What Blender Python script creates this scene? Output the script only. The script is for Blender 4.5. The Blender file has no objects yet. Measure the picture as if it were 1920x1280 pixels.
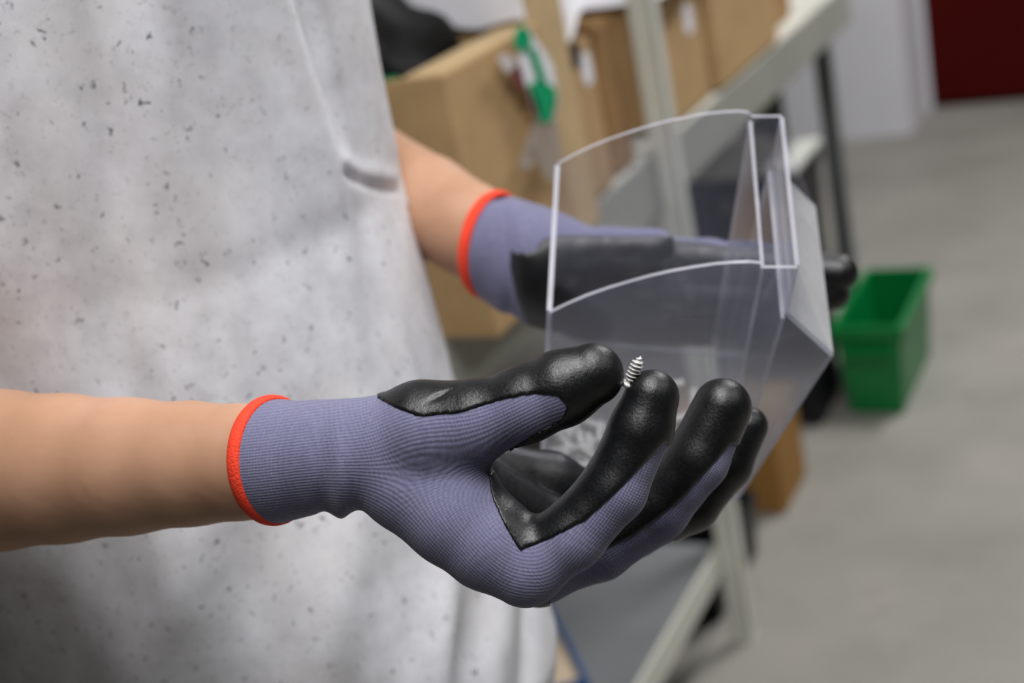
import bpy, bmesh, math, random
import numpy as np
from mathutils import Vector, Matrix
random.seed(7); np.random.seed(7)
sc = bpy.context.scene
COL = sc.collection

# ------------------------------------------------------------------ camera
FPX = 2667.0                                    # focal length in pixels of the 1920 px frame
ROLL, PITCH, YAW = math.radians(12), math.radians(20.9), math.radians(29.7)
CAM = np.array([0.0, 0.0, 1.4])
_h = np.array([-math.sin(YAW), math.cos(YAW), 0.0])
FW = _h*math.cos(PITCH) + np.array([0, 0, -math.sin(PITCH)])
_r0 = np.array([math.cos(YAW), math.sin(YAW), 0.0]); _u0 = np.cross(_r0, FW)
RT = math.cos(ROLL)*_r0 - math.sin(ROLL)*_u0
UP = math.sin(ROLL)*_r0 + math.cos(ROLL)*_u0
def at(x, y, z): return CAM + (FW + RT*(x-960)/FPX + UP*(640-y)/FPX)*z
def ray(x, y): return FW + RT*(x-960)/FPX + UP*(640-y)/FPX
def px(p):
    q = np.asarray(p) - CAM; z = q @ FW
    return 960 + FPX*(q @ RT)/z, 640 - FPX*(q @ UP)/z, z
cam = bpy.data.cameras.new('camera'); cam_o = bpy.data.objects.new('camera', cam); COL.objects.link(cam_o)
cam_o.matrix_world = Matrix(((RT[0], UP[0], -FW[0], CAM[0]), (RT[1], UP[1], -FW[1], CAM[1]), (RT[2], UP[2], -FW[2], CAM[2]), (0, 0, 0, 1)))
cam.sensor_width = 36; cam.lens = 36*FPX/1920; cam.clip_start = .02
cam.dof.use_dof = True; cam.dof.focus_distance = .555; cam.dof.aperture_fstop = 50.0/8.0
sc.camera = cam_o

# ------------------------------------------------------------------ world, exposure
w = bpy.data.worlds.new('world'); sc.world = w; w.use_nodes = True
w.node_tree.nodes['Background'].inputs[0].default_value = (.92, .96, 1, 1)
w.node_tree.nodes['Background'].inputs[1].default_value = .03
sc.view_settings.view_transform = 'Standard'; sc.view_settings.look = 'None'
sc.view_settings.exposure = 0.0; sc.view_settings.gamma = 1.0; sc.view_settings.use_curve_mapping = False
sc.cycles.transparent_max_bounces = 32; sc.cycles.max_bounces = 10
sc.cycles.caustics_reflective = False; sc.cycles.caustics_refractive = False
LAMPS = [  # x, y, z, power, length, width
    (-0.15, 0.60, 2.62, 15, 1.2, .20),
    (0.05, 0.00, 2.70, 31, 1.2, .20),
    (0.1, 3.55, 2.75, 70, 1.5, .35),
    (1.05, 1.0, 2.45, 12, 1.2, .20),
]

# ------------------------------------------------------------------ materials
def srgb(r, g, b):
    f = lambda c: (c/255/12.92) if c/255 <= .04045 else ((c/255+.055)/1.055)**2.4
    return (f(r), f(g), f(b), 1)
class NT:
    def __init__(s, name):
        s.m = bpy.data.materials.new(name); s.m.use_nodes = True; s.t = s.m.node_tree
        s.b = s.t.nodes['Principled BSDF']; s.out = s.t.nodes['Material Output']
    def n(s, kind, **kw):
        x = s.t.nodes.new(kind)
        for k, v in kw.items():
            if k[0] == '_': setattr(x, k[1:], v)
            else: x.inputs[k.replace('__', ' ')].default_value = v
        return x
    def l(s, a, b): s.t.links.new(a, b)
    def coord(s, kind='Object', scale=(1, 1, 1)):
        c = s.n('ShaderNodeTexCoord'); m = s.n('ShaderNodeMapping'); m.inputs['Scale'].default_value = scale
        s.l(c.outputs[kind], m.inputs['Vector']); return m.outputs[0]
    def noise(s, vec, scale, detail=4, rough=.55):
        x = s.n('ShaderNodeTexNoise', Scale=scale, Detail=detail, Roughness=rough)
        if vec is not None: s.l(vec, x.inputs['Vector'])
        return x.outputs['Fac']
    def ramp(s, fac, stops):
        r = s.n('ShaderNodeValToRGB'); e = r.color_ramp.elements
        e[0].position, e[0].color = stops[0]; e[1].position, e[1].color = stops[-1]
        for p, c in stops[1:-1]: k = e.new(p); k.color = c
        s.l(fac, r.inputs[0]); return r.outputs[0]
    def mixc(s, a, b, fac, mode='MIX'):
        x = s.n('ShaderNodeMix', _data_type='RGBA', _blend_type=mode)
        for v, i in ((fac, 0), (a, 6), (b, 7)):
            if hasattr(v, 'is_linked'): s.l(v, x.inputs[i])
            else: x.inputs[i].default_value = v
        return x.outputs[2]
    def math(s, op, a, b=None):
        x = s.n('ShaderNodeMath', _operation=op)
        for v, i in ((a, 0), (b, 1)):
            if v is None: continue
            if hasattr(v, 'is_linked'): s.l(v, x.inputs[i])
            else: x.inputs[i].default_value = v
        return x.outputs[0]
    def bump(s, h, strength, dist):
        x = s.n('ShaderNodeBump', Strength=strength, Distance=dist); s.l(h, x.inputs['Height'])
        s.l(x.outputs[0], s.b.inputs['Normal']); return x
    def base(s, c, rough=.6, metal=0, spec=.5):
        if hasattr(c, 'is_linked'): s.l(c, s.b.inputs['Base Color'])
        else: s.b.inputs['Base Color'].default_value = c
        s.b.inputs['Roughness'].default_value = rough; s.b.inputs['Metallic'].default_value = metal
        s.b.inputs['Specular IOR Level'].default_value = spec
        return s
def simple(name, rgb, rough=.6, metal=0, var=.12, scale=30, spec=.4, bump=0):
    t = NT(name); v = t.coord(); f = t.noise(v, scale)
    c = srgb(*rgb); d = tuple(x*(1-var*2) for x in c[:3])+(1,); e = tuple(min(1, x*(1+var)) for x in c[:3])+(1,)
    t.base(t.ramp(f, [(.3, d), (.7, e)]), rough, metal, spec)
    if bump: t.bump(f, .4, bump)
    return t.m
M = {}
M['cardboard'] = simple('cardboard', (184, 152, 108), .8, var=.07, scale=14)
M['cardboard_pale'] = simple('cardboard_pale', (196, 170, 128), .8, var=.06, scale=14)
M['cardboard_dark'] = simple('cardboard_dark', (158, 122, 78), .8, var=.08, scale=14)
M['ochre'] = simple('ochre_card', (158, 116, 58), .75, var=.08, scale=12)
M['beige'] = simple('beige_card', (205, 186, 160), .8, var=.06, scale=12)
M['blue'] = simple('blue_edge', (36, 84, 140), .5, var=.08)
M['tape'] = simple('brown_tape', (176, 150, 112), .35, var=.05)
M['dark_tape'] = simple('dark_tape', (60, 56, 56), .4, var=.1)
M['paper'] = simple('white_paper', (232, 232, 238), .7, var=.03, scale=9)
M['film'] = simple('plastic_film', (214, 208, 206), .3, var=.04, scale=20)
M['greenprint'] = simple('green_print', (0, 158, 104), .4, var=.05)
M['redprint'] = simple('red_print', (120, 60, 62), .5, var=.05)
M['rack'] = simple('rack_paint', (214, 215, 204), .45, var=.04, scale=8)
M['lipgrey'] = simple('shelf_edge_paint', (158, 160, 151), .5, var=.04, scale=8)
M['rackgrey'] = simple('rack_grey_paint', (104, 108, 106), .45, var=.05, scale=8)
M['shelfgrey'] = simple('shelf_plate', (122, 124, 126), .5, var=.08, scale=6)
M['green'] = simple('green_plastic', (0, 126, 60), .36, var=.05, scale=6, spec=.5)
M['tub'] = simple('navy_plastic', (22, 23, 30), .45, var=.08, scale=6)
M['shade_filler'] = simple('shade_black', (12, 13, 13), .6, var=.1, scale=20, spec=.25)
M['tublid'] = simple('grey_lid', (205, 207, 200), .5, var=.04, scale=6)
M['tublabel'] = simple('tub_label', (96, 96, 92), .5, var=.05)
M['whitewall'] = simple('white_wall', (226, 226, 232), .8, var=.03, scale=3)
M['greywall'] = simple('grey_wall', (150, 152, 143), .8, var=.04, scale=3)
M['darkwall'] = simple('dark_wall', (84, 85, 84), .8, var=.04, scale=3)
M['red'] = simple('dark_red_paint', (72, 9, 6), .85, var=.06, scale=4, spec=.1)
M['ceil'] = simple('ceiling_paint', (84, 86, 86), .9, var=.03, scale=2)
M['lampbody'] = simple('lamp_housing', (225, 225, 225), .5)
M['denim'] = simple('dark_trousers', (52, 56, 70), .85, var=.1, scale=60)
M['shoe'] = simple('black_shoe', (24, 24, 26), .5)
M['sole'] = simple('grey_sole', (120, 118, 112), .7)

t = NT('floor_concrete'); v = t.coord()
f1 = t.noise(v, 3.2, 6, .6); f2 = t.noise(v, 13, 5, .65)
c = t.ramp(f1, [(.3, srgb(138, 137, 129)), (.55, srgb(152, 150, 143)), (.75, srgb(164, 158, 149))])
c2 = t.ramp(f2, [(.60, (1, 1, 1, 1)), (.76, (.72, .70, .66, 1))])
t.base(t.mixc(c, c2, 1.0, 'MULTIPLY'), .55, spec=.35); M['floor'] = t.m

t = NT('skin'); v = t.coord()
f1 = t.noise(v, 22, 5); f2 = t.noise(v, 140, 3)
c = t.ramp(f1, [(.3, srgb(172, 131, 103)), (.55, srgb(182, 141, 114)), (.75, srgb(189, 149, 124))])
t.base(t.mixc(c, srgb(170, 120, 92), t.ramp(f2, [(.62, (0, 0, 0, 1)), (.8, (.35, .35, .35, 1))])), .48, spec=.35)
t.b.inputs['Subsurface Weight'].default_value = .05; t.b.inputs['Subsurface Radius'].default_value = (.008, .003, .0015); t.b.inputs['Subsurface Scale'].default_value = 1.0
t.bump(f2, .15, .0008); M['skin'] = t.m

t = NT('heather_jersey'); v = t.coord()
f1 = t.noise(v, 60, 5, .6); f0 = t.noise(v, 11, 3)
base = t.ramp(f1, [(.3, srgb(206, 207, 212)), (.5, srgb(220, 221, 226)), (.7, srgb(230, 232, 238))])
base = t.mixc(base, srgb(214, 211, 208), t.ramp(f0, [(.45, (0, 0, 0, 1)), (.7, (.5, .5, .5, 1))]))
warp = t.n('ShaderNodeTexNoise', Scale=260, Detail=2); t.l(v, warp.inputs['Vector'])
wm = t.n('ShaderNodeMix', _data_type='RGBA', _blend_type='LINEAR_LIGHT'); wm.inputs[0].default_value = .006
t.l(v, wm.inputs[6]); t.l(warp.outputs['Color'], wm.inputs[7])
def specks(scale, r0, r1, keep):
    vo = t.n('ShaderNodeTexVoronoi', Scale=scale, Randomness=1.0); t.l(wm.outputs[2], vo.inputs['Vector'])
    sep = t.n('ShaderNodeSeparateColor'); t.l(vo.outputs['Color'], sep.inputs[0])
    rad = t.ramp(vo.outputs['Distance'], [(r0, (1, 1, 1, 1)), (r1, (0, 0, 0, 1))])
    k = t.math('GREATER_THAN', sep.outputs[0], keep)
    return t.math('MULTIPLY', t.math('MULTIPLY', rad, k), t.math('ADD', t.math('MULTIPLY', sep.outputs[1], .6), .3))
s1 = specks(120, .10, .23, .42); s2 = specks(240, .10, .30, .38)
sm = t.math('MINIMUM', t.math('ADD', s1, t.math('MULTIPLY', s2, .45)), 1.0)
t.base(t.mixc(base, srgb(74, 76, 86), sm), .9, spec=.15)
t.b.inputs['Sheen Weight'].default_value = .15
t.bump(t.noise(v, 900, 2), .25, .0006); M['shirt'] = t.m

def knit(name, dark, mid, light):
    t = NT(name)
    a = t.n('ShaderNodeAttribute', _attribute_name='rib'); b = t.n('ShaderNodeAttribute', _attribute_name='along')
    nz = t.noise(t.coord(), 420, 3)
    ph = t.math('ADD', t.math('MULTIPLY', a.outputs['Fac'], 2*math.pi/.00115), t.math('MULTIPLY', nz, 2.2))
    ribs = t.math('SINE', ph)
    st = t.math('SINE', t.math('ADD', t.math('MULTIPLY', b.outputs['Fac'], 2*math.pi/.0010), t.math('MULTIPLY', nz, 5.0)))
    hgt = t.math('ADD', t.math('MULTIPLY', ribs, .6), t.math('MULTIPLY', st, .3))
    fac = t.math('ADD', t.math('MULTIPLY', hgt, .14), t.math('ADD', t.math('MULTIPLY', t.noise(t.coord(), 900, 2), .5), .25))
    t.base(t.ramp(fac, [(.2, dark), (.5, mid), (.85, light)]), .85, spec=.2)
    t.b.inputs['Sheen Weight'].default_value = .25
    t.bump(hgt, .28, .0004); return t.m
M['knit'] = knit('lavender_knit', srgb(92, 92, 116), srgb(110, 110, 137), srgb(130, 130, 158))
t = NT('black_nitrile'); v = t.coord()
f1 = t.noise(v, 900, 4, .7); f2 = t.noise(v, 240, 3)
t.base(t.ramp(f2, [(.3, srgb(12, 13, 14)), (.7, srgb(20, 21, 23))]), .34, spec=.5)
h = t.math('ADD', f1, t.math('MULTIPLY', f2, .8)); t.bump(h, .34, .0006)
t.l(t.ramp(f1, [(.3, (.26, .26, .26, 1)), (.7, (.44, .44, .44, 1))]), t.b.inputs['Roughness']); M['nitrile'] = t.m
t = NT('coral_elastic'); a = t.n('ShaderNodeAttribute', _attribute_name='rib')
hh = t.math('SINE', t.math('MULTIPLY', t.noise(t.coord(), 700, 3), 14.0))
t.base(srgb(242, 70, 44), .7, spec=.25); t.bump(hh, .35, .0005); M['coral'] = t.m
t = NT('steel'); t.base(t.ramp(t.noise(t.coord(), 900), [(.3, srgb(205, 203, 198)), (.7, srgb(240, 239, 236))]), .3, .4); M['steel'] = t.m

t = NT('lit_steel'); t.base(t.ramp(t.noise(t.coord(), 900), [(.3, srgb(226, 225, 220)), (.7, srgb(248, 247, 244))]), .42, .25); M['lit_steel'] = t.m  # paler, less metallic steel so the loose screws look brightly lit
def sheet(name, tint, milky, gloss_rough=.08, milk=(225, 225, 232), rmax=.5):
    """thin clear plastic: transparent with a Fresnel sheen and a little haze of scuffs; on edges the haze stands for glow"""
    t = NT(name); t.t.nodes.remove(t.b)
    tr = t.n('ShaderNodeBsdfTransparent', Color=tint); di = t.n('ShaderNodeBsdfDiffuse', Color=srgb(*milk)); tl = t.n('ShaderNodeBsdfTranslucent', Color=srgb(*milk))
    gl = t.n('ShaderNodeBsdfGlossy', Roughness=gloss_rough, Color=(1, 1, 1, 1))
    dd = t.n('ShaderNodeMixShader', Fac=.45); t.l(di.outputs[0], dd.inputs[1]); t.l(tl.outputs[0], dd.inputs[2])
    f = t.noise(t.coord(), 26, 5, .6)
    m1 = t.n('ShaderNodeMixShader'); t.l(t.ramp(f, [(.25, (milky*.7,)*3+(1,)), (.8, (min(1, milky*1.3),)*3+(1,))]), m1.inputs[0])
    t.l(tr.outputs[0], m1.inputs[1]); t.l(dd.outputs[0], m1.inputs[2])
    fr = t.n('ShaderNodeFresnel', IOR=1.3); m2 = t.n('ShaderNodeMixShader')
    t.l(t.math('MULTIPLY', fr.outputs[0], rmax), m2.inputs[0]); t.l(m1.outputs[0], m2.inputs[1]); t.l(gl.outputs[0], m2.inputs[2])
    t.l(m2.outputs[0], t.out.inputs[0]); return t.m
M['clear'] = sheet('clear_acrylic', (.955, .96, .98, 1), .055, milk=(205, 210, 238))
M['edge'] = sheet('acrylic_edge_glow', (.9, .9, .96, 1), .62, .2, (236, 236, 246))  # edge faces whitened to imitate light glowing at the cut edges
M['frost'] = sheet('scuffed_acrylic', (.9, .9, .92, 1), .74, .25, (226, 227, 228))
M['bagfilm'] = sheet('bag_film', (.97, .97, .97, 1), .35, .2, (225, 220, 218))

# ------------------------------------------------------------------ object helpers
def tag(o, label, cat, group=None):
    o['label'] = label; o['category'] = cat
    if group: o['group'] = group
    return o
def empty(name, loc=(0, 0, 0)):
    o = bpy.data.objects.new(name, None); o.location = loc; o.empty_display_size = .05; COL.objects.link(o); return o
def link(name, me, mats, parent=None, smooth=False):
    o = bpy.data.objects.new(name, me); COL.objects.link(o)
    for m in (mats if isinstance(mats, (list, tuple)) else [mats]): me.materials.append(m)
    if smooth: me.polygons.foreach_set('use_smooth', [True]*len(me.polygons))
    if parent is not None:
        o.parent = parent; o.matrix_parent_inverse = Matrix.Translation(parent.location).inverted() if parent.parent is None else Matrix.Identity(4)
    return o
def mesh_np(name, V, Q):
    me = bpy.data.meshes.new(name); V = np.asarray(V, np.float32); Q = np.asarray(Q, np.int32); k = Q.shape[1]
    me.vertices.add(len(V)); me.vertices.foreach_set('co', V.ravel())
    me.loops.add(Q.size); me.loops.foreach_set('vertex_index', Q.ravel())
    me.polygons.add(len(Q)); me.polygons.foreach_set('loop_start', np.arange(0, Q.size, k, dtype=np.int32))
    me.update(calc_edges=True); return me
def bm_mesh(name, bm):
    bmesh.ops.recalc_face_normals(bm, faces=bm.faces)
    me = bpy.data.meshes.new(name); bm.to_mesh(me); bm.free(); return me
def box_bm(bm, lo, hi, bev=0, rot=None, origin=None):
    r = bmesh.ops.create_cube(bm, size=1); vs = r['verts']
    for v in vs:
        v.co = Vector(((lo[0]+hi[0])/2+v.co.x*(hi[0]-lo[0]), (lo[1]+hi[1])/2+v.co.y*(hi[1]-lo[1]), (lo[2]+hi[2])/2+v.co.z*(hi[2]-lo[2])))
    if bev: bmesh.ops.bevel(bm, geom=list({e for v in vs for e in v.link_edges}), offset=bev, segments=2, affect='EDGES', profile=.5)
def box(name, lo, hi, mat, parent=None, bev=.003):
    bm = bmesh.new(); box_bm(bm, lo, hi, bev); return link(name, bm_mesh(name, bm), mat, parent)
def slab(name, pts, normal, th, mats, parent=None):
    """flat panel: polygon pts extruded by th along normal; mats = [face, edge]"""
    bm = bmesh.new(); n = np.asarray(normal)/np.linalg.norm(normal)
    a = [bm.verts.new(Vector(np.asarray(p)-n*th/2)) for p in pts]; b = [bm.verts.new(Vector(np.asarray(p)+n*th/2)) for p in pts]
    f0 = bm.faces.new(a); f1 = bm.faces.new(b[::-1])
    k = len(pts)
    for i in range(k):
        q = bm.faces.new((a[i], b[i], b[(i+1) % k], a[(i+1) % k])); q.material_index = 1 if len(mats) > 1 else 0
    bmesh.ops.triangulate(bm, faces=[f for f in (f0, f1) if len(f.verts) > 4])
    return link(name, bm_mesh(name, bm), mats, parent)
def structure(o): o['kind'] = 'structure'; return o

# ------------------------------------------------------------------ implicit surfaces
class Field:
    """signed distance grid in camera-aligned axes (right, up, forward) measured from the camera position"""
    def __init__(s, lo, hi, h):
        s.lo = np.array(lo, np.float32); s.h = h
        s.n = np.ceil((np.array(hi)-np.array(lo))/h).astype(int)+1
        s.ax = [s.lo[i]+np.arange(s.n[i], dtype=np.float32)*h for i in range(3)]
    def new(s, v=.05): return np.full(s.n, v, np.float32)
    def cone(s, D, a, b, ra, rb, pad=.03, flat=None):
        """round cone into D (hard min). flat=(dir, scale): squash along dir"""
        a = np.asarray(a, float); b = np.asarray(b, float); R = max(ra, rb)+pad
        sl = []
        for i in range(3):
            i0 = int(np.clip((min(a[i], b[i])-R-s.lo[i])/s.h, 0, s.n[i])); i1 = int(np.clip((max(a[i], b[i])+R-s.lo[i])/s.h+1, 0, s.n[i]))
            if i1 <= i0: return
            sl.append(slice(i0, i1))
        X = s.ax[0][sl[0]][:, None, None]-a[0]; Y = s.ax[1][sl[1]][None, :, None]-a[1]; Z = s.ax[2][sl[2]][None, None, :]-a[2]
        ba = b-a; L2 = max(1e-12, float(ba @ ba))
        t = np.clip((X*ba[0]+Y*ba[1]+Z*ba[2])/L2, 0, 1)
        dx = X-t*ba[0]; dy = Y-t*ba[1]; dz = Z-t*ba[2]
        if flat is not None:
            fd, k = flat; q = (dx*fd[0]+dy*fd[1]+dz*fd[2])*(1/k-1)
            dx = dx+q*fd[0]; dy = dy+q*fd[1]; dz = dz+q*fd[2]
        d = np.sqrt(dx*dx+dy*dy+dz*dz)-(ra+t*(rb-ra))
        D[tuple(sl)] = np.minimum(D[tuple(sl)], d)
    def chain(s, pts, k=.004, flat=None, pad=.03):
        """pts: list of (xyz, r); smooth-joined round cones"""
        D = None
        for (a, ra), (b, rb) in zip(pts, pts[1:]):
            E = s.new(); s.cone(E, a, b, ra, rb, pad, flat); D = E if D is None else smin(D, E, k)
        return D
    def to_world(s, V): return CAM + V[:, :1]*RT + V[:, 1:2]*UP + V[:, 2:3]*FW
def smin(a, b, k):
    h = np.maximum(k-np.abs(a-b), 0)/k
    return np.minimum(a, b)-h*h*k*.25
def nets(F, D):
    S = D < 0; n = F.n
    cs = np.zeros(np.array(n)-1, np.int8)
    off = [(i, j, k) for i in (0, 1) for j in (0, 1) for k in (0, 1)]
    for i, j, k in off: cs += S[i:n[0]-1+i, j:n[1]-1+j, k:n[2]-1+k]
    I = np.argwhere((cs > 0) & (cs < 8))
    idx = np.full(np.array(n)-1, -1, np.int32); idx[tuple(I.T)] = np.arange(len(I))
    acc = np.zeros((len(I), 3)); cnt = np.zeros(len(I))
    val = {o: D[I[:, 0]+o[0], I[:, 1]+o[1], I[:, 2]+o[2]].astype(float) for o in off}
    for o in off:
        for ax in range(3):
            if o[ax]: continue
            p = list(o); p[ax] = 1; p = tuple(p); a, b = val[o], val[p]
            m = (a < 0) != (b < 0); tt = np.where(m, a/np.where(a-b == 0, 1, a-b), 0)
            pos = np.array(o, float)[None]+np.zeros((len(I), 3)); pos[:, ax] += tt
            acc += pos*m[:, None]; cnt += m
    V = F.lo+(I+acc/cnt[:, None])*F.h
    quads = []
    for ax in range(3):
        u, w_ = (ax+1) % 3, (ax+2) % 3
        a = [slice(None)]*3; b = [slice(None)]*3; a[ax] = slice(0, n[ax]-1); b[ax] = slice(1, n[ax])
        ch = S[tuple(a)] != S[tuple(b)]
        E = np.argwhere(ch); ok = (E[:, u] > 0) & (E[:, u] < n[u]-1) & (E[:, w_] > 0) & (E[:, w_] < n[w_]-1); E = E[ok]
        ins = S[tuple(a)][tuple(E.T)]
        q = []
        for du, dw in ((0, 0), (-1, 0), (-1, -1), (0, -1)):
            e = E.copy(); e[:, u] += du; e[:, w_] += dw; q.append(idx[tuple(e.T)])
        q = np.stack(q, 1); q[~ins] = q[~ins][:, ::-1]; quads.append(q)
    return V, np.concatenate(quads)
def cs(x, y, z, r=None):
    """pixel + depth to camera-aligned coordinates; r in pixels at that depth"""
    p = np.array([(x-960)/FPX*z, (640-y)/FPX*z, z])
    return p if r is None else (p, r*z/FPX)
def poly_sd(P, X, Y):
    """signed distance (pixels) to polygon P, negative inside"""
    P = np.asarray(P, np.float32); d = np.full(X.shape, 1e9, np.float32); s = np.ones(X.shape, np.float32)
    k = len(P)
    for i in range(k):
        a, b = P[i], P[i-1]; e = b-a; wx, wy = X-a[0], Y-a[1]
        t = np.clip((wx*e[0]+wy*e[1])/(e @ e), 0, 1)
        d = np.minimum(d, (wx-e[0]*t)**2+(wy-e[1]*t)**2)
        c1 = Y >= a[1]; c2 = Y < b[1]; c3 = e[0]*wy > e[1]*wx
        fl = (c1 & c2 & c3) | (~c1 & ~c2 & ~c3); s = np.where(fl, -s, s)
    return s*np.sqrt(d)
def add_attr(me, name, arr):
    a = me.attributes.new(name, 'FLOAT', 'POINT'); a.data.foreach_set('value', np.asarray(arr, np.float32))
def rib_coords(V, bones):
    """rib (across) and along coordinates of a knit that follows the bones"""
    W = np.zeros(len(V)); A = np.zeros(len(V)); B = np.zeros(len(V))
    for a, b, ra, rb, s0 in bones:
        ba = b-a; L = np.linalg.norm(ba); e = ba/L; n = np.cross(e, np.array([0, 0, 1.0])); n /= np.linalg.norm(n)
        q = V-a; t = q @ e; tc = np.clip(t, 0, L); d = np.linalg.norm(q-tc[:, None]*e, axis=1)-(ra+(rb-ra)*tc/L)
        wt = np.exp(-np.clip(d, 0, None)/.007)+1e-9
        W += wt; A += wt*(q @ n); B += wt*(t+s0)
    return A/W, B/W
def ring(name, c, axis, rad, tube, mat, parent, bend=0):
    axis = axis/np.linalg.norm(axis); u = np.cross(axis, [0, 0, 1.]); u /= np.linalg.norm(u); v = np.cross(axis, u)
    N, K = 72, 12; V = []; Q = []
    for i in range(N):
        a = 2*math.pi*i/N; d = u*math.cos(a)+v*math.sin(a)
        for j in range(K):
            b = 2*math.pi*j/K; V.append(c+d*(rad+tube*.75*math.cos(b))+axis*tube*1.25*math.sin(b))
    for i in range(N):
        for j in range(K): Q.append((i*K+j, i*K+(j+1) % K, ((i+1) % N)*K+(j+1) % K, ((i+1) % N)*K+j))
    o = link(name, mesh_np(name, V, Q), mat, parent, True); return o

# ================================================================== SETTING
def plane_box(name, lo, hi, mat): return structure(box(name, lo, hi, M[mat], bev=0))
plane_box('floor', (-3.0, -2.6, -.08), (3.2, 5.6, 0), 'floor')
plane_box('ceiling', (-3.0, -2.6, 3.0), (3.2, 5.6, 3.08), 'ceil')
plane_box('wall_back', (-3.0, 5.30, 0), (-1.095, 5.42, 3.0), 'greywall')
plane_box('wall_left', (-3.1, -2.6, 0), (-3.0, 5.6, 3.0), 'darkwall')
plane_box('wall_pillar', (-1.515, 4.97, 0), (-1.068, 5.30, 3.0), 'whitewall')
dr = structure(box('door_1', (-1.09, 5.32, .006), (1.4, 5.38, 2.6), M['red'], bev=.004))
dr['label'] = 'dark red sectional door in the back wall'
for k in range(5):
    box('door_panel', (-1.075, 5.300, .02+k*.5), (1.385, 5.3215, .50+k*.5), M['red'], dr, bev=.006)
plane_box('trim_1', (-1.0675, 5.285, .0), (-1.052, 5.42, 2.7), 'whitewall')
plane_box('wall_front', (1.42, 5.30, 0), (3.2, 5.42, 3.0), 'greywall')
plane_box('wall_right', (3.2, -2.6, 0), (3.3, 5.6, 3.0), 'darkwall')
plane_box('wall_near', (-3.0, -2.7, 0), (3.2, -2.6, 3.0), 'darkwall')

# ceiling lamps (the light of the room)
for i, (x, y, z, p, ln, wd) in enumerate(LAMPS):
    r = empty('ceiling_lamp', (x, y, z))
    tag(r, ['white ceiling lamp over the aisle by the person', 'white ceiling lamp behind the photographer', 'white ceiling lamp near the red door', 'white ceiling lamp across the aisle from the rack'][i], 'lamp', 'ceiling lamps')
    box('housing', (x-wd/2-.03, y-ln/2-.03, z+.01), (x+wd/2+.03, y+ln/2+.03, z+.09), M['lampbody'], r)
    box('hanger', (x-.01, y-.5, z+.09), (x+.01, y-.48, 3.0), M['lampbody'], r, bev=0); box('hanger', (x-.01, y+.48, z+.09), (x+.01, y+.5, 3.0), M['lampbody'], r, bev=0)
    L = bpy.data.lights.new('tube_light', 'AREA'); L.shape = 'RECTANGLE'; L.size = wd; L.size_y = ln; L.energy = p; L.color = (1, .985, .99)
    lo = bpy.data.objects.new('tube_light', L); COL.objects.link(lo); lo.parent = r

# ================================================================== RACK
rack = empty('metal_rack', (-1.0, 1.93, 0)); tag(rack, 'cream painted metal storage rack with shelves of boxes along the aisle', 'rack')
XF, XB = -.783, -1.26
def post(x, y, mat, parent):
    bm = bmesh.new(); s = 1 if x > -1 else -1                     # L-section upright with foot plate
    box_bm(bm, (x-.034 if s > 0 else x, y-.017, .004), (x if s > 0 else x+.034, y-.013, 1.9), .0008)
    box_bm(bm, (x-.003 if s > 0 else x, y-.017, .004), (x if s > 0 else x+.003, y+.019, 1.9), .0008)
    box_bm(bm, (x-.036 if s > 0 else x-.002, y-.018, 0), (x+.001 if s > 0 else x+.036, y+.020, .005), .001)
    link('post', bm_mesh('post', bm), mat, parent)
for x, y, m in ((XF+.025, .93, 'rack'), (XF+.025, 1.93, 'rack'), (-.845, 3.17, 'rackgrey')):
    post(x, y, M[m], rack); post(XB, y, M[m], rack)
def shelf(y0, y1, z, lip, m='rack'):
    s = box('shelf', (XB+.01, y0, z-.012), (XF-.004, y1, z), M['shelfgrey'] if z < .5 else M['rack'], rack, bev=.001)
    for a, b in (((XF-.006, y0, z-lip), (XF, y1, z+.004)), ((XB+.004, y0, z-lip), (XB+.010, y1, z+.004))):
        o = box('lip', a, b, M[m], s, bev=.0015)
    return s
for y0, y1 in ((.952, 1.91), (1.952, 3.15)):
    if y0 < 1.5: shelf(y0, y1, .19, .05)
    shelf(y0, y1, .86, .08, 'lipgrey'); shelf(y0, y1, 1.5, .055)  # top shelf is unseen, added to shade the boxes below

# ================================================================== BOXES ON THE RACK
def carton(label, lo, hi, mat='cardboard', tape=True, flaps=False, labels=(), group='cardboard boxes on the middle shelf'):
    r = empty('cardboard_box', ((lo[0]+hi[0])/2, (lo[1]+hi[1])/2, lo[2])); tag(r, label, 'box', group)
    box('carton_body', lo, hi, M[mat], r, bev=.006)
    xm = (lo[0]+hi[0])/2
    if tape:
        bm = bmesh.new(); box_bm(bm, (lo[0]+.01, (lo[1]+hi[1])/2-.025, hi[2]-.001), (hi[0]-.004, (lo[1]+hi[1])/2+.025, hi[2]+.0012))
        link('tape', bm_mesh('tape', bm), M['tape'], r)
    if flaps:
        for yy in (lo[1]+.002, hi[1]-.006):
            box('flap', (lo[0]+.01, yy, hi[2]-.002), (hi[0]-.006, yy+.004, hi[2]+.05), M[mat], r, bev=.001)
    for (y, z, sy, sz, m) in labels:        # stickers on the aisle side
        bm = bmesh.new(); n = 20
        vs = [bm.verts.new((hi[0]+.0012, y+sy*math.copysign(abs(math.cos(a))**.6, math.cos(a)), z+sz*math.copysign(abs(math.sin(a))**.6, math.sin(a)))) for a in [2*math.pi*i/n for i in range(n)]]
        f = bm.faces.new(vs); e = bmesh.ops.extrude_face_region(bm, geom=[f])
        for g in e['geom']:
            if isinstance(g, bmesh.types.BMVert): g.co.x -= .0016
        link('sticker', bm_mesh('sticker', bm), M[m], r)
    return r
ZS = .8645
b1 = empty('cardboard_box', (-.87, 1.345, ZS)); tag(b1, 'large open tan cardboard box overhanging the shelf beside the far forearm', 'box', 'cardboard boxes on the middle shelf')
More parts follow.
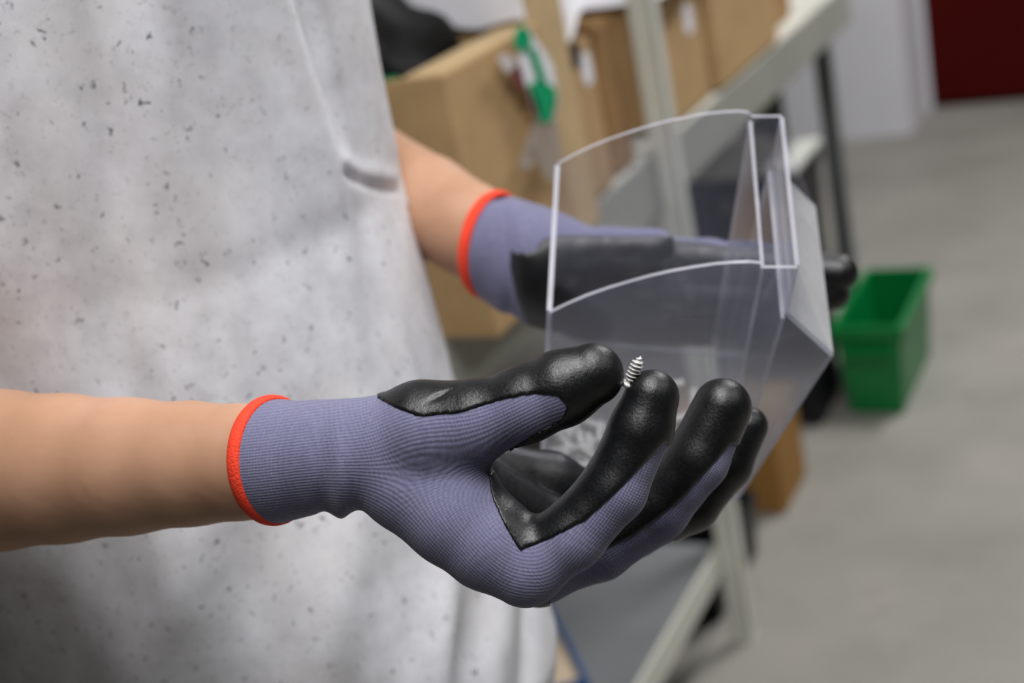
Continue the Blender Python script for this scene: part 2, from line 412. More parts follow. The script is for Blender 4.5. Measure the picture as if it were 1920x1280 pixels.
for nm, lo, hi in (('carton_side', (-1.02, 1.228, ZS), (-.715, 1.234, 1.150)), ('carton_side', (-1.02, 1.456, ZS), (-.715, 1.462, 1.150)),
                   ('carton_side', (-.721, 1.2345, ZS), (-.715, 1.4555, 1.150)), ('carton_side', (-1.02, 1.2345, ZS), (-1.014, 1.4555, 1.150)), ('carton_bottom', (-1.0135, 1.2345, ZS), (-.7215, 1.4555, ZS+.006))):
    box(nm, lo, hi, M['cardboard'], b1, bev=.0015)
box('green_tape', (-1.01, 1.2335, 1.128), (-.77, 1.2355, 1.1525), M['greenprint'], b1, bev=0)
box('flap', (-.765, 1.2345, 1.146), (-.721, 1.4555, 1.151), M['cardboard_pale'], b1, bev=.001)
sk = bmesh.new(); bmesh.ops.create_icosphere(sk, subdivisions=4, radius=1)  # black filler added for the shaded dark inside the open box
for v in sk.verts:
    x, y, z = v.co; f_ = 1+.05*math.sin(x*9+y*4)+.04*math.sin(z*11+y*6)
    v.co = Vector((-.892+.115*math.copysign(abs(x)**.6, x)*f_, 1.342+.095*math.copysign(abs(y)**.6, y)*f_, 1.065+.185*math.copysign(abs(z)**.7, z)*f_*(1-.25*max(0, x))))
tag(link('box_shade', bm_mesh('box_shade', sk), M['shade_filler'], None, True), 'black filler standing for the shaded inside of the large open box', 'shade_filler')
carton('tall narrow tan box next to the large overhanging box', (-.90, 1.478, ZS), (-.742, 1.595, 1.30), 'cardboard_pale', False)
carton('tan box with dark tape and small white sticker left of the front post', (-.95, 1.615, ZS), (-.79, 1.765, 1.075), 'cardboard', False,
       labels=((1.735, 1.035, .016, .022, 'paper'),))
carton('slim brown box squeezed against the front post', (-.95, 1.80, ZS), (-.80, 1.875, 1.08), 'cardboard_dark', False)
carton('brown box with round white sticker right of the front post', (-1.12, 2.02, ZS), (-.80, 2.235, 1.062), 'cardboard', False,
       labels=((2.175, 1.005, .020, .024, 'paper'),))
carton('tall brown box near the second post of the rack', (-1.12, 2.262, ZS), (-.79, 2.62, 1.2), 'cardboard', False, labels=((2.5, 1.09, .02, .014, 'cardboard_dark'),))
carton('small dark brown box tucked beside the grey post', (-1.12, 2.64, ZS), (-.83, 2.86, 1.02), 'cardboard_dark', False)
# dark strip on the third box: tape roll of its own look
dk = bpy.data.objects['cardboard_box.002']
box('dark_tape', (-.94, 1.617, 1.045), (-.788, 1.72, 1.0765), M['dark_tape'], dk, bev=.001)

def crumple(name, lo, hi, z, mat, amp, label, cat, nx=26, ny=26, edge=None, slope=(0, 0), seed=1):
    rng = np.random.RandomState(seed); ph = rng.rand(6)*6; V = []; Q = []
    for top in (1, 0):
        for i in range(nx+1):
            for j in range(ny+1):
                u, v_ = i/nx, j/ny
                zz = z+slope[0]*u+slope[1]*v_+amp*(math.sin(u*7+ph[0])*math.sin(v_*6+ph[1])+.5*math.sin(u*15+v_*9+ph[2]))*.5+amp
                V.append((lo[0]+(hi[0]-lo[0])*(u+.02*math.sin(v_*9+ph[3])), lo[1]+(hi[1]-lo[1])*(v_+.03*math.sin(u*8+ph[4])), zz+(.0012 if top else 0)))
    m = (nx+1)*(ny+1)
    for i in range(nx):
        for j in range(ny):
            a = i*(ny+1)+j; Q.append((a, a+ny+1, a+ny+2, a+1)); b = a+m; Q.append((b, b+1, b+ny+2, b+ny+1))
    for i in range(nx):
        a = i*(ny+1); Q.append((a, a+m, a+m+ny+1, a+ny+1)); a += ny; Q.append((a, a+ny+1, a+m+ny+1, a+m))
    for j in range(ny):
        a = j; Q.append((a, a+1, a+1+m, a+m)); a = nx*(ny+1)+j; Q.append((a, a+m, a+1+m, a+1))
    return tag(link(name, mesh_np(name, V, Q), M[mat], None, True), label, cat)
crumple('paper_sheet', (-.885, 1.448), (-.722, 1.474), 1.151, 'paper', .006, 'crumpled white paper standing behind the black shade filler against the tall box', 'paper', slope=(0, .16), seed=3)
crumple('paper_sheet', (-.94, 1.62), (-.765, 1.76), 1.0785, 'paper', .006, 'white paper on the box with dark tape, left of the front post', 'paper', slope=(0, .05), seed=5)
crumple('paper_sheet', (-1.08, 1.99), (-.775, 2.25), 1.063, 'paper', .006, 'white paper on the brown box right of the front post', 'paper', seed=8)

# plastic packet hanging against the large box
pk = empty('plastic_packet', tuple(at(1000, 200, 1.5))); tag(pk, 'white plastic packet with green print hanging in front of the large box', 'packet')
def strip(name, pts, mat, parent, th=.0016, X=-.700):
    P = []
    for x, y in pts:
        d = ray(x, y); P.append(CAM+d*((X-CAM[0])/d[0]))
    return slab(name, P, (1, 0, 0), th, [mat], parent)
strip('packet_card', [(968, 62), (988, 50), (1035, 120), (1046, 190), (1038, 225), (1010, 232), (990, 170), (972, 110)], M['paper'], pk)
strip('green_band', [(964, 88), (966, 60), (980, 46), (994, 62), (996, 86), (978, 96)], M['greenprint'], pk, X=-.6975)
strip('green_band', [(990, 92), (1004, 90), (1024, 150), (1012, 156)], M['greenprint'], pk, X=-.6975)
strip('green_band', [(990, 160), (1014, 148), (1040, 164), (1044, 186), (1036, 200), (1034, 228), (1012, 230), (1010, 200)], M['greenprint'], pk, X=-.6975)
strip('clear_film', [(1006, 226), (1040, 226), (1054, 290), (1040, 345), (1022, 330), (1008, 290), (994, 318), (972, 316), (986, 270)], M['bagfilm'], pk, X=-.699)
strip('red_print', [(958, 128), (974, 120), (982, 160), (968, 168)], M['redprint'], pk, X=-.702)
strip('packet_corner', [(932, 108), (950, 100), (964, 112), (968, 132), (948, 136)], M['film'], pk, X=-.702)

# lower shelf: beige carton with blue rim, ochre carton, dark tub
def rot_box(name, c, yaw, sx, sy, z0, z1, mat, parent, bev=.002):
    bm = bmesh.new(); box_bm(bm, (-sx/2, -sy/2, z0), (sx/2, sy/2, z1), bev)
    bmesh.ops.transform(bm, matrix=Matrix.Translation((c[0], c[1], 0)) @ Matrix.Rotation(yaw, 4, 'Z'), verts=bm.verts)
    return link(name, bm_mesh(name, bm), mat, parent)
yw = math.atan2(-.181, .143); ux = Vector((math.cos(yw), math.sin(yw))); nx_ = Vector((-ux.y, ux.x))
cc = Vector((-.90, 1.60)) - nx_*.11
r = empty('card_tray', (cc.x, cc.y, .194)); tag(r, 'flat beige card tray with blue rim on the lowest shelf', 'tray')
rot_box('tray_floor', cc, yw, .24, .16, .194, .214, M['beige'], r)
for s in (-1, 1):
    rot_box('rim', cc+nx_*s*.083, yw, .25, .008, .1935, .224, M['blue'], r)
    rot_box('rim', cc+ux*s*.122, yw, .008, .16, .1935, .224, M['blue'], r)
carton('ochre carton on the floor behind the front post of the rack', (-1.05, 2.335, .0), (-.812, 2.50, .21), 'ochre', True, group='cardboard boxes by the rack')

cr = empty('plastic_crate', (-.95, 2.07, 0)); tag(cr, 'low black plastic crate on the floor behind the foot of the front post', 'crate')
CRATE = cr
tub = empty('storage_tub', (-.92, 2.8, 0)); tag(tub, 'dark navy plastic tub with grey lid standing on the floor beside the green bin', 'tub')
def open_tub(parent, x0, x1, y0, y1, z0, z1, taper, th, mat, rim=.012, name='tub_body'):
    bm = bmesh.new()
    def ringv(xa, xb, ya, yb, z): return [bm.verts.new(p) for p in ((xa, ya, z), (xb, ya, z), (xb, yb, z), (xa, yb, z))]
    R = [ringv(x0+taper, x1-taper, y0+taper, y1-taper, z0), ringv(x0, x1, y0, y1, z1-.03), ringv(x0-rim, x1+rim, y0-rim, y1+rim, z1-.03),
         ringv(x0-rim, x1+rim, y0-rim, y1+rim, z1), ringv(x0+th, x1-th, y0+th, y1-th, z1), ringv(x0+taper+th, x1-taper-th, y0+taper+th, y1-taper-th, z0+th)]
    for A, B in zip(R, R[1:]):
        for i in range(4): bm.faces.new((A[i], A[(i+1) % 4], B[(i+1) % 4], B[i]))
    bm.faces.new(R[0]); bm.faces.new(R[-1])
    bmesh.ops.recalc_face_normals(bm, faces=bm.faces)
    bmesh.ops.bevel(bm, geom=[e for e in bm.edges], offset=.003, segments=2, affect='EDGES')
    return link(name, bm_mesh(name, bm), mat, parent)
open_tub(tub, -1.085, -.822, 2.70, 2.90, 0, .575, .012, .005, M['tub'], .006)
box('lid', (-1.093, 2.692, .575), (-.814, 2.908, .590), M['tublid'], tub, bev=.004)
box('label_plate', (-.99, 2.6935, .50), (-.90, 2.6995, .53), M['tublabel'], tub, bev=.002)
for k in range(3): box('rib', (-1.0+k*.08, 2.691, .20), (-.99+k*.08, 2.712, .46), M['tub'], tub, bev=.002)

open_tub(CRATE, -1.1, -.822, 1.96, 2.2, 0, .13, .006, .004, M['tub'], .004, 'crate_body')
box('crate_floor_mat', (-1.08, 1.98, .0045), (-.84, 2.18, .03), M['tub'], CRATE)
gb = empty('green_bin', (-.73, 2.93, 0)); tag(gb, 'small open green plastic bin standing on the concrete floor', 'bin')
open_tub(gb, -.797, -.659, 2.765, 3.10, .0, .212, .012, .004, M['green'], .009, 'bin_body')
box('handle_lip', (-.775, 2.742, .150), (-.68, 2.762, .158), M['green'], gb, bev=.002)

# ================================================================== PERSON
fwd = np.array([RT[0], RT[1], 0]); fwd /= np.linalg.norm(fwd)
lat = np.array([fwd[1], -fwd[0], 0])                               # person's right, towards the camera
person = empty('person', (-.55, .62, 0)); tag(person, 'person in speckled grey t-shirt and work gloves holding a screw and a clear bin', 'person')

# ---- t-shirt
SIL = [(560, -560), (640, -260), (681, 0), (705, 140), (735, 290), (743, 345), (768, 430), (800, 540), (850, 715), (905, 850), (1000, 1040), (1038, 1135), (1036, 1200), (1028, 1280), (1030, 1500)]
lam0 = lat @ (at(750, 400, .865)-CAM)
prof = []
for x, y in SIL:
    d = ray(x, y); p = CAM+d*(lam0/(lat @ d)); bx_, by_ = -420, y
    d2 = ray(bx_, by_); p2 = CAM+d2*((lam0-.1)/(lat @ d2))
    prof.append((p[2], fwd @ p, p2[2], fwd @ p2))
prof = np.array(prof)
oz = np.argsort(prof[:, 0]); Fz, Ff = prof[oz, 0], prof[oz, 1]; ob = np.argsort(prof[:, 2]); Bz, Bf = prof[ob, 2], prof[ob, 3]
def front(z): return np.interp(z, Fz, Ff)
def back(z): return min(np.interp(z, Bz, Bf), front(z)-.25)
ALPHA = math.radians(30); HB = .168        # the trunk is turned a little towards the camera
def shirt_mesh():
    N, K = 300, 190; Z0, Z1 = .80, 1.46
    V = np.zeros((K+1, N, 3)); 
    for k in range(K+1):
        z = Z0+(Z1-Z0)*k/K; a = .15+.20*max(0, 1.2-z); c = front(z)-math.hypot(a*math.cos(ALPHA), HB*math.sin(ALPHA))
        top = 1-max(0, (z-1.36)/.10)**2*.75 if z > 1.36 else 1
        for i in range(N):
            th = 2*math.pi*i/N; ct, st = math.cos(th)*a*top, math.sin(th)*HB*top
            x = c+ct*math.cos(ALPHA)-st*math.sin(ALPHA); y = lam0+ct*math.sin(ALPHA)+st*math.cos(ALPHA)
            V[k, i] = fwd*x+lat*y+np.array([0, 0, z])
    F = V.reshape(-1, 3); ctr = (F*[1, 1, 1]).copy()
    cx = np.array([front(z)-.15 for z in F[:, 2]]); cen = cx[:, None]*fwd+lam0*lat; cen[:, 2] = F[:, 2]
    n = F-cen; n /= np.linalg.norm(n, axis=1)[:, None]
    q = F-CAM; zz = q @ FW; X = 960+FPX*(q @ RT)/zz; Y = 640-FPX*(q @ UP)/zz
    near = (n @ lat) > -.15
    g = lambda t, s: np.exp(-(t/s)**2)
    dsp = np.zeros(len(F))
    dsp += -.0055*g(X-(185+.05*Y), 42)/(1+np.exp((Y-800)/60))                # long hanging folds
    dsp += .0035*g(X-(300+.03*Y), 60)
    lx = np.interp(Y, [-200, 0, 300, 700, 1000], [440, 525, 610, 690, 760])
    dsp += .006*g(X-lx, 26)/(1+np.exp((Y-620)/80)) - .004*g(X-lx-48, 22)/(1+np.exp((Y-560)/80))
    lx2 = np.interp(Y, [-200, 0, 300, 700, 900], [545, 600, 655, 770, 830]); dsp += .0035*g(X-lx2, 18)*(Y > -150)
    t_ = np.clip((X-638)/97, 0, 1); ly = 320+t_*30+6*np.sin(t_*3); on = g(np.clip(638-X, 0, None), 8)*g(np.clip(X-742, 0, None), 8)
    dsp += -.0020*on*g(Y-ly-3, 6)+.0012*on*g(Y-ly+20, 16)                    # short crease at the waist side
    for k_, (ax_, ay_, s_, w_, A_) in enumerate(((330, 1120, .5, 60, .006), (620, 1180, .35, 55, .007), (820, 1200, .3, 40, .007), (930, 1230, .12, 28, .006), (985, 1240, .05, 16, -.005), (120, 1150, .4, 60, -.005), (470, 1100, .4, 50, -.004))):
        dsp += A_*g(X-ax_-(Y-ay_)*s_*-.6, w_)*(1/(1+np.exp(-(Y-960)/60)))
    dsp += .0015*np.sin(F[:, 2]*42+X*.011)*np.sin(X*.02+F[:, 2]*17)
    dsp = np.where(near, dsp, .002*np.sin(np.arange(len(F)) % N*2*math.pi/N*9))
    F = F+n*dsp[:, None]
    Q = []
    for k in range(K):
        for i in range(N):
            j = (i+1) % N; Q.append((k*N+i, k*N+j, (k+1)*N+j, (k+1)*N+i))
    return F, np.array(Q)
SV, SQ = shirt_mesh()
def cam3(p): q = np.asarray(p)-CAM; return np.array([q @ RT, q @ UP, q @ FW])

# ---- near (right) arm skeleton in camera-aligned coordinates
elbow_r = cs(-330, 872, .70); wrist_r = cs(560, 862, .584)
sh_c = lambda z, lt: fwd*((front(z)+back(z))/2)+lat*(lam0+lt)+np.array([0, 0, z])
_er = CAM+elbow_r[0]*RT+elbow_r[1]*UP+elbow_r[2]*FW
_sr = _er+np.array([0, 0, .27])+fwd*.02-lat*.015; _sl = _sr-lat*2*((_sr-CAM) @ lat-lam0)
should_r = cam3(_sr); should_l = cam3(_sl)
_el = _sl-np.array([0, 0, .25])+fwd*.05-lat*.01; elbow_l = cam3(_el)
# ---- skin body: one continuous mesh (arms, trunk, neck)
BF = Field((-.66, -.34, .40), (.10, .60, 1.22), .0042)
def bodyfield():
    D = BF.new(.06)
    arm_r = BF.chain([(elbow_r, .044), (cs(-160, 878, .672), .0415), (cs(0, 881, .648), .0362), (cs(120, 878, .632), .0327), (cs(240, 874, .617), .0293), (cs(360, 869, .604), .0260), (cs(450, 866, .595), .0238), (cs(540, 863, .586), .0224), (cs(620, 858, .580), .0215)], .004, pad=.05)
    up_r = BF.chain([(should_r, .058), ((should_r+elbow_r)/2, .052), (elbow_r, .044)], .01, pad=.06)
    arm_l = BF.chain([(elbow_l, .044), (cs(560, 262, 1.03), .041), (cs(690, 330, .972), .0362), (cs(800, 385, .925), .0325), (cs(880, 430, .892), .0292), (cs(960, 470, .868), .0262)], .004, pad=.05)
    up_l = BF.chain([(should_l, .058), ((should_l+elbow_l)/2, .052), (elbow_l, .044)], .01, pad=.06)
    D = smin(np.minimum(arm_r, up_r), np.minimum(arm_l, up_l), .01)
    tr = None
    tc = lambda z, l: cam3(fwd*(front(z)-.15)+lat*(lam0+l)+np.array([0, 0, z]))
    for z0, z1 in ((.93, 1.10), (1.10, 1.25), (1.25, 1.36)):
        for sd in (-1, 1):
            E = BF.new(.06); BF.cone(E, tc(z0, sd*.04), tc(z1, sd*.04), .07, .07, .06); D = smin(D, E, .03)
    for a, b in ((should_r, tc(1.34, .05)), (should_l, tc(1.34, -.05)), (should_r, should_l)):
        E = BF.new(.06); BF.cone(E, a, b, .045, .06, .06); D = smin(D, E, .03)
    E = BF.new(.06); BF.cone(E, tc(1.36, 0), cam3(fwd*(front(1.4)-.14)+lat*lam0+np.array([0, 0, 1.52])), .062, .055, .06); D = smin(D, E, .03)
    return D
Vb, Qb = nets(BF, bodyfield())
link('body', mesh_np('body', BF.to_world(Vb), Qb), M['skin'], person, True)
# sleeves joined into the shirt mesh
def tube(pts, rads, N=40):
    V = []; Q = []; pts = [np.asarray(p) for p in pts]
    for k, p in enumerate(pts):
        e = pts[min(k+1, len(pts)-1)]-pts[max(k-1, 0)]; e = e/np.linalg.norm(e); u = np.cross(e, [.3, .2, 1.]); u /= np.linalg.norm(u); v = np.cross(e, u)
        for i in range(N):
            a = 2*math.pi*i/N; V.append(p+(u*math.cos(a)+v*math.sin(a))*rads[k]*(1+.03*math.sin(a*5+k)))
    for k in range(len(pts)-1):
        for i in range(N): Q.append((k*N+i, k*N+(i+1) % N, (k+1)*N+(i+1) % N, (k+1)*N+i))
    return np.array(V), np.array(Q)
toW = lambda p: CAM+p[0]*RT+p[1]*UP+p[2]*FW
allV, allQ = [SV], [SQ]; nv = len(SV)
for s_, e_ in ((should_r, elbow_r), (should_l, elbow_l)):
    a, b = toW(s_), toW(e_); inn = a-lat*(.10 if s_ is should_r else -.10)
    tv, tq = tube([inn, a, a+(b-a)*.25, a+(b-a)*.55, a+(b-a)*.62], [.085, .078, .076, .074, .073]); allV.append(tv); allQ.append(tq+nv); nv += len(tv)
shirt = link('t_shirt', mesh_np('t_shirt', np.concatenate(allV), np.concatenate(allQ)), M['shirt'], person, True)
shirt['label'] = 'light heather grey t-shirt with dark speckles'
# trousers and shoes
def leg_part():
    V = []; Q = []; n0 = 0
    for s in (-1, 1):
        base = fwd*(front(.95)-.21)
        p = [base+lat*(lam0+s*l)+np.array([0, 0, z]) for z, l in ((1.0, .05), (.88, .055), (.70, .075), (.48, .085), (.25, .095), (.06, .095))]
        tv, tq = tube(p, [.082, .084, .083, .072, .066, .064]); V.append(tv); Q.append(tq+n0); n0 += len(tv)
    return np.concatenate(V), np.concatenate(Q)
lv, lq = leg_part(); link('trousers', mesh_np('trousers', lv, lq), M['denim'], person, True)
for s in (-1, 1):
    c0 = fwd*(front(.95)-.21)+lat*(lam0+s*.095)
    bm = bmesh.new(); bmesh.ops.create_uvsphere(bm, u_segments=24, v_segments=14, radius=1)
    for v in bm.verts:
        x, y, z = v.co; L = .145; p = c0+fwd*(.05+x*L)+lat*(y*.048*(1.1 if x > 0 else .85))
        zz = .012+max(0, z)*(.07-.03*max(0, x)) if z > 0 else .012
        v.co = Vector((p[0], p[1], zz))
    sh = link('shoe', bm_mesh('shoe', bm), M['shoe'], person, True)
    bm = bmesh.new(); bmesh.ops.create_cone(bm, cap_ends=True, segments=32, radius1=1, radius2=1, depth=1)
    for v in bm.verts:
        x, y, z = v.co; p = c0+fwd*(.05+x*.15)+lat*(y*.052*(1.08 if x > 0 else .86)); v.co = Vector((p[0], p[1], .008+z*.016))
    link('sole', bm_mesh('sole', bm), M['sole'], sh)

# ---- near glove (right hand)
def build_glove(F, palm, thumb, fingers, kp, kt, kf, lavs, cuff, ringspec, label, flat=None, extra=None, zlim=None):
    """palm: list of chains; fingers: list of chains; lavs: knit polygon in pixels for [palm+thumb, finger0, finger1 ...]"""
    groups = []; bones = []
    P = None
    for ch in palm:
        E = F.chain(ch, .003); P = E if P is None else smin(P, E, kp)
    T = F.chain(thumb, .003); PT = smin(P, T, kt)
    D = PT; gs = [PT]
    for ch in fingers:
        E = F.chain(ch, .003); gs.append(E); D = np.minimum(D, smin(P, E, kf))
    for ch in palm+[thumb]+fingers:
        s0 = 0
        for (a, ra), (b, rb) in zip(ch, ch[1:]): bones.append((a, b, ra, rb, s0)); s0 += np.linalg.norm(b-a)
    X = F.ax[0][:, None, None]+0*D; Y = F.ax[1][None, :, None]+0*D; Z = F.ax[2][None, None, :]+0*D
    PX = 960+FPX*X/Z; PY = 640-FPX*Y/Z
    if extra is not None: D = D+extra(PX, PY, Z)
    # cut at cuff plane
    c, ax = cuff; cutp = -((X-c[0])*ax[0]+(Y-c[1])*ax[1]+(Z-c[2])*ax[2])
    D = np.maximum(D, cutp)
    V, Q = nets(F, D)
    me = mesh_np('work_glove', F.to_world(V), Q); rib, al = rib_coords(V, bones); add_attr(me, 'rib', rib); add_attr(me, 'along', al)
    g = link('work_glove', me, M['knit'], person, True); g['label'] = label
    near = np.argmin(np.stack(gs), 0) if len(gs) > 1 else np.zeros(D.shape, int)
    reg = np.full(D.shape, -.02, np.float32)
    for k, P_ in enumerate(lavs):
        if P_ is None: continue
        m = near == k
        sd = poly_sd(P_, PX[m], PY[m])*Z[m]/FPX
        if k == 0 and zlim is not None: sd = np.maximum(sd, Z[m]-zlim(PX[m]))      # the palm side is coated
        reg[m] = -sd
    DC = -smin(-(D-.0008), -reg, .0012)
    V, Q = nets(F, DC)
    co = link('grip_coating', mesh_np('grip_coating', F.to_world(V), Q), M['nitrile'], g, True); co['label'] = 'black rubbery coating on palm and fingertips'
    rc, rad, tb = ringspec
    o = ring('cuff_band', toW(rc), (RT*ax[0]+UP*ax[1]+FW*ax[2]), rad, tb, M['coral'], g); o['label'] = 'coral red elastic cuff edge'
    return g
def C_(lst): return [cs(*p) for p in lst]
GF = Field((-.13, -.125, .500), (.125, .01, .735), .00105)
palm = [C_([(430, 864, .597, 116), (520, 864, .588, 113), (600, 856, .581, 104), (640, 855, .578, 102), (690, 852, .574, 98)]),
        C_([(690, 864, .574, 86), (760, 908, .570, 85), (850, 968, .566, 92), (920, 1020, .563, 88), (985, 1064, .560, 70)]),
        C_([(690, 856, .580, 74), (860, 940, .590, 76), (1010, 1070, .602, 58)]),
        C_([(690, 850, .592, 72), (860, 900, .622, 66), (1030, 990, .640, 52)]),
        C_([(700, 840, .600, 70), (860, 870, .645, 58), (1030, 905, .662, 50)]),
        C_([(690, 838, .574, 86), (790, 806, .567, 84), (885, 792, .560, 70)]),
        C_([(850, 826, .564, 64), (850, 890, .567, 66), (872, 955, .567, 70)])]
thumb = C_([(800, 808, .564, 82), (885, 794, .558, 68), (985, 757, .553, 68), (1055, 727, .550, 67), (1110, 702, .548, 56)])
index = C_([(985, 1062, .560, 66), (1072, 1006, .556, 62), (1152, 918, .553, 60), (1202, 806, .551, 56), (1222, 744, .550, 48)])
middle = C_([(1010, 1070, .602, 58), (1125, 1030, .604, 57), (1232, 956, .603, 58), (1308, 862, .600, 57), (1354, 764, .598, 52)])
ringf = C_([(1030, 990, .642, 52), (1190, 1000, .646, 44), (1300, 950, .644, 42), (1364, 872, .642, 41), (1403, 799, .640, 34)])
pinky = C_([(1030, 905, .662, 54), (1110, 935, .668, 44), (1180, 890, .670, 40), (1215, 810, .668, 34)])
lavA = [(300, 500), (700, 500), (706, 746), (740, 765), (785, 782), (860, 776), (940, 751), (1000, 739), (1045, 744), (1062, 762), (1052, 786), (1010, 808), (955, 842), (915, 890), (922, 935), (945, 985), (974, 1034), (1030, 1012), (1060, 1100), (1030, 1200), (300, 1200)]
lavI = [(900, 1200), (905, 1000), (974, 1034), (1030, 1012), (1100, 976), (1160, 921), (1210, 868), (1246, 830), (1300, 860), (1200, 1100)]
lavM = [(900, 1200), (900, 1020), (1100, 1046), (1190, 1005), (1270, 945), (1330, 880), (1372, 832), (1420, 850), (1300, 1060), (1200, 1200)]
lavR = [(900, 1200), (900, 1020), (1200, 1040), (1260, 1012), (1300, 1060), (1200, 1200)]
g_ = lambda t, s: np.exp(-(t/s)**2)
def wrinkle(PX, PY, Z):
    low = 1/(1+np.exp(-(PY-845)/30))
    e = -.0022*g_(PX-636-(PY-900)*.05, 15)*low + .0014*g_(PX-606, 14)*low + .0016*g_(PX-676, 18)*low     # rolled fold above the wrist
    e += -.0006*np.sin((PX-470)/17)*g_(PX-560, 60)*low*.5
    e += .0013*g_((PY-750)-(PX-808)*-.45, 4.5)*g_(PX-828, 22)                                                # crease in the thumb base coating
    return e
axR = cs(640, 856, .578)-cs(430, 864, .597); axR /= np.linalg.norm(axR)
axR = axR+np.array([0, .02, -.18]); axR /= np.linalg.norm(axR)
cR = cs(518, 862, .588)
glove_r = build_glove(GF, palm, thumb, [index, middle, ringf, pinky], .007, .007, .006, [lavA, lavI, lavM, lavR, None], (cR, axR),
                      (cR-axR*.001, .0252, .0026), 'lavender knit glove with black coating pinching a screw', extra=wrinkle,
                      zlim=lambda X: .592+np.clip(790-X, 0, None)*.0012)

# ---- far glove (left hand)
HF = Field((-.06, -.03, .76), (.23, .115, .96), .0016)
palm2 = [C_([(860, 440, .888, 96), (930, 462, .872, 96), (1010, 490, .866, 88)]),
         C_([(1000, 480, .868, 78), (1120, 500, .868, 66), (1210, 486, .868, 50)]),
         C_([(1000, 500, .868, 80), (1120, 540, .874, 66), (1215, 545, .876, 50)]),
         C_([(1000, 520, .870, 76), (1110, 580, .884, 62), (1200, 602, .890, 46)])]
thumb2 = C_([(985, 470, .862, 56), (1060, 470, .852, 46), (1140, 466, .846, 40), (1230, 462, .842, 34)])
f2 = [C_([(1210, 486, .868, 46), (1330, 488, .866, 40), (1440, 505, .858, 38), (1575, 512, .842, 32)]),
      C_([(1215, 545, .876, 46), (1340, 548, .876, 42), (1450, 552, .866, 40), (1560, 548, .848, 32)]),
      C_([(1200, 602, .890, 44), (1320, 606, .894, 40), (1420, 602, .888, 38), (1500, 590, .880, 32)])]
lav2 = [(700, 200), (1300, 200), (1300, 440), (1180, 442), (1060, 440), (1020, 446), (1000, 470), (968, 474), (958, 462), (955, 500), (968, 560), (1000, 640), (700, 700)]
lav2f = [(1100, 300), (1300, 300), (1420, 468), (1300, 452), (1180, 444)]
axL = cs(1010, 490, .866)-cs(860, 440, .888); axL /= np.linalg.norm(axL); axL = axL+np.array([0, .10, -.12]); axL /= np.linalg.norm(axL)
cL = cs(925, 459, .872)
def wr2(PX, PY, Z): return -.002*g_(PX-985-(PY-470)*.15, 12)*g_(PY-455, 40)+.0025*g_(PX-948-(PY-470)*.1, 14)
glove_l = build_glove(HF, palm2, thumb2, f2, .016, .008, .006, [lav2, lav2f, None, None], (cL, axL), (cL-axL*.001, .0315, .0030),
                      'lavender and black glove behind the clear bin', extra=wr2)

# ================================================================== CLEAR BIN
VD = cs(1465, 213, .733)-cs(1495, 500, .66)          # edge running away from the camera
VD = VD*.985; vn = VD/np.linalg.norm(VD); A0 = cs(1430, 490, .66)
def np_(x, y): d = np.array([(x-960)/FPX, (640-y)/FPX, 1]); return d*((vn @ A0)/(vn @ d))
ARC = [(1030, 585), (1065, 568), (1100, 553), (1140, 539), (1180, 527), (1220, 516), (1260, 507), (1300, 500), (1340, 494), (1375, 491), (1405, 490), (1425, 492), (1434, 500)]
P1, P2, P3, B_, C0 = np_(1495, 500), np_(1560, 667), np_(1475, 590), np_(1382, 938), np_(1016, 905)
nearp = [np_(*p) for p in ARC]+[P1, P3, P2, B_, C0]
base_w = toW(C0)
cbin = empty('clear_bin', tuple(toW((C0+B_)/2+VD/2))); tag(cbin, 'clear plastic parts bin with curved rim held between the gloves', 'bin')
vw = RT*vn[0]+UP*vn[1]+FW*vn[2]
TH = .0019
def panel(name, pts, nrm, face='clear', th=TH, label=None):
    o = slab(name, [toW(p) for p in pts], nrm, th, [M[face], M['edge']], cbin)
    if label: o['label'] = label
    return o
panel('side_wall', nearp, vw); panel('side_wall', [p+VD for p in nearp], vw)
def wall(name, a, b, face='clear', th=TH, inset=.0, label=None):
    o0, o1 = vn*(TH/2+.0002), VD-vn*(TH/2+.0002); n = np.cross(toW(b)-toW(a), vw)
    return panel(name, [a+o0, b+o0, b+o1, a+o1], n, face, th, label)
wall('back_wall', nearp[0], C0, th=.0026); wall('floor_panel', C0, B_)
wall('front_wall', B_, P2); wall('front_ledge', P2, P3, 'frost', label='scuffed whitish sloping front panel'); wall('front_lip', P3, P1, th=.0022)
wall('inner_partition', np_(1430, 506), np_(1352, 905)); wall('inner_partition', np_(1468, 600), np_(1378, 905))

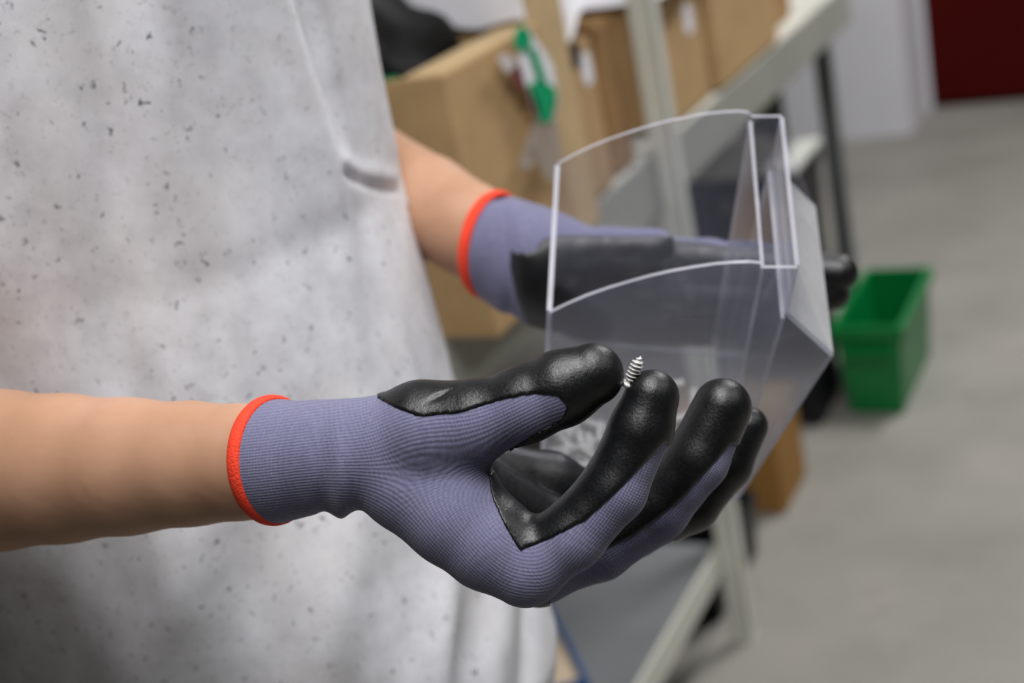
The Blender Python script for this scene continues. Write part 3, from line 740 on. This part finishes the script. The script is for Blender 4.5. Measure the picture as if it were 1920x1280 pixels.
# ================================================================== SCREWS
def screw_mesh(N=24, steps=9, L=.0115):
    pitch = .00150; turns = L/pitch; V = []; Q = []; K = int(turns*steps)
    for k in range(K+1):
        z = L*k/K
        tp = min(1, max(.02, (L-z)/.0032)) if z > L-.0032 else 1
        for i in range(N):
            th = 2*math.pi*i/N; ph = (z/pitch-th/(2*math.pi)) % 1; tri = max(0, 1-abs(ph-.5)*2/.55)
            fade = min(1, max(0, (z-.0008)/.0008))
            r = (.00155+.00115*tri*fade)*tp**.75; V.append((r*math.cos(th), r*math.sin(th), z))
    rings = K+1
    head = [(.00155, 0), (.0026, -.0001), (.0031, -.0005), (.0031, -.0012), (.0026, -.0019), (.0016, -.0023), (.0007, -.0024), (.0006, -.0014), (.00001, -.0014)]
    order = []
    for r, z in head:
        order.append(len(V)//N)
        for i in range(N): th = 2*math.pi*i/N; V.append((r*math.cos(th), r*math.sin(th), z))
    def con(a, b):
        for i in range(N): j = (i+1) % N; Q.append((a*N+i, a*N+j, b*N+j, b*N+i))
    for k in range(rings-1): con(k, k+1)
    prev = 0
    for o in order: con(o, prev); prev = o
    return mesh_np('screw', V, Q)
sm_hi = screw_mesh(36, 14)
hs = link('screw', sm_hi, M['steel'], None, True)
tag(hs, 'small threaded steel screw held upright between thumb and index finger', 'screw')
hb, ht = toW(cs(1180, 716, .5485)), toW(cs(1203, 664, .5445))
hs.matrix_world = Matrix.Translation(Vector(hb)) @ Vector(ht-hb).to_track_quat('Z', 'Y').to_matrix().to_4x4()
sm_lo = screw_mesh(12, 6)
sm_lo.materials.append(M['lit_steel']); sm_lo.polygons.foreach_set('use_smooth', [True]*len(sm_lo.polygons))
Cw, Bw, Vw = toW(C0), toW(B_), RT*VD[0]+UP*VD[1]+FW*VD[2]
eu = Bw-Cw; fn = np.cross(eu, Vw); fn /= np.linalg.norm(fn); fn = fn if fn[2] > 0 else -fn
spots = []
tries = 0
while len(spots) < 46 and tries < 6000:
    tries += 1
    u = random.uniform(.06, .80); v_ = random.uniform(.06, .40) if random.random() < .85 else random.uniform(.3, .7)
    if u > .55: v_ = random.uniform(.08, .75)
    p = Cw+eu*u+Vw*v_; lay = 0
    near_ = [q for q in spots if np.linalg.norm(q[0]-p) < .0062]
    if near_:
        lay = 1
        if any(q[1] == 1 for q in near_) or v_ > .3: continue
    spots.append((p, lay))
    a = random.uniform(0, 2*math.pi); e1 = eu/np.linalg.norm(eu); e2 = Vw/np.linalg.norm(Vw)
    d = e1*math.cos(a)+e2*math.sin(a)*.9+fn*(.0 if lay == 0 else .25)
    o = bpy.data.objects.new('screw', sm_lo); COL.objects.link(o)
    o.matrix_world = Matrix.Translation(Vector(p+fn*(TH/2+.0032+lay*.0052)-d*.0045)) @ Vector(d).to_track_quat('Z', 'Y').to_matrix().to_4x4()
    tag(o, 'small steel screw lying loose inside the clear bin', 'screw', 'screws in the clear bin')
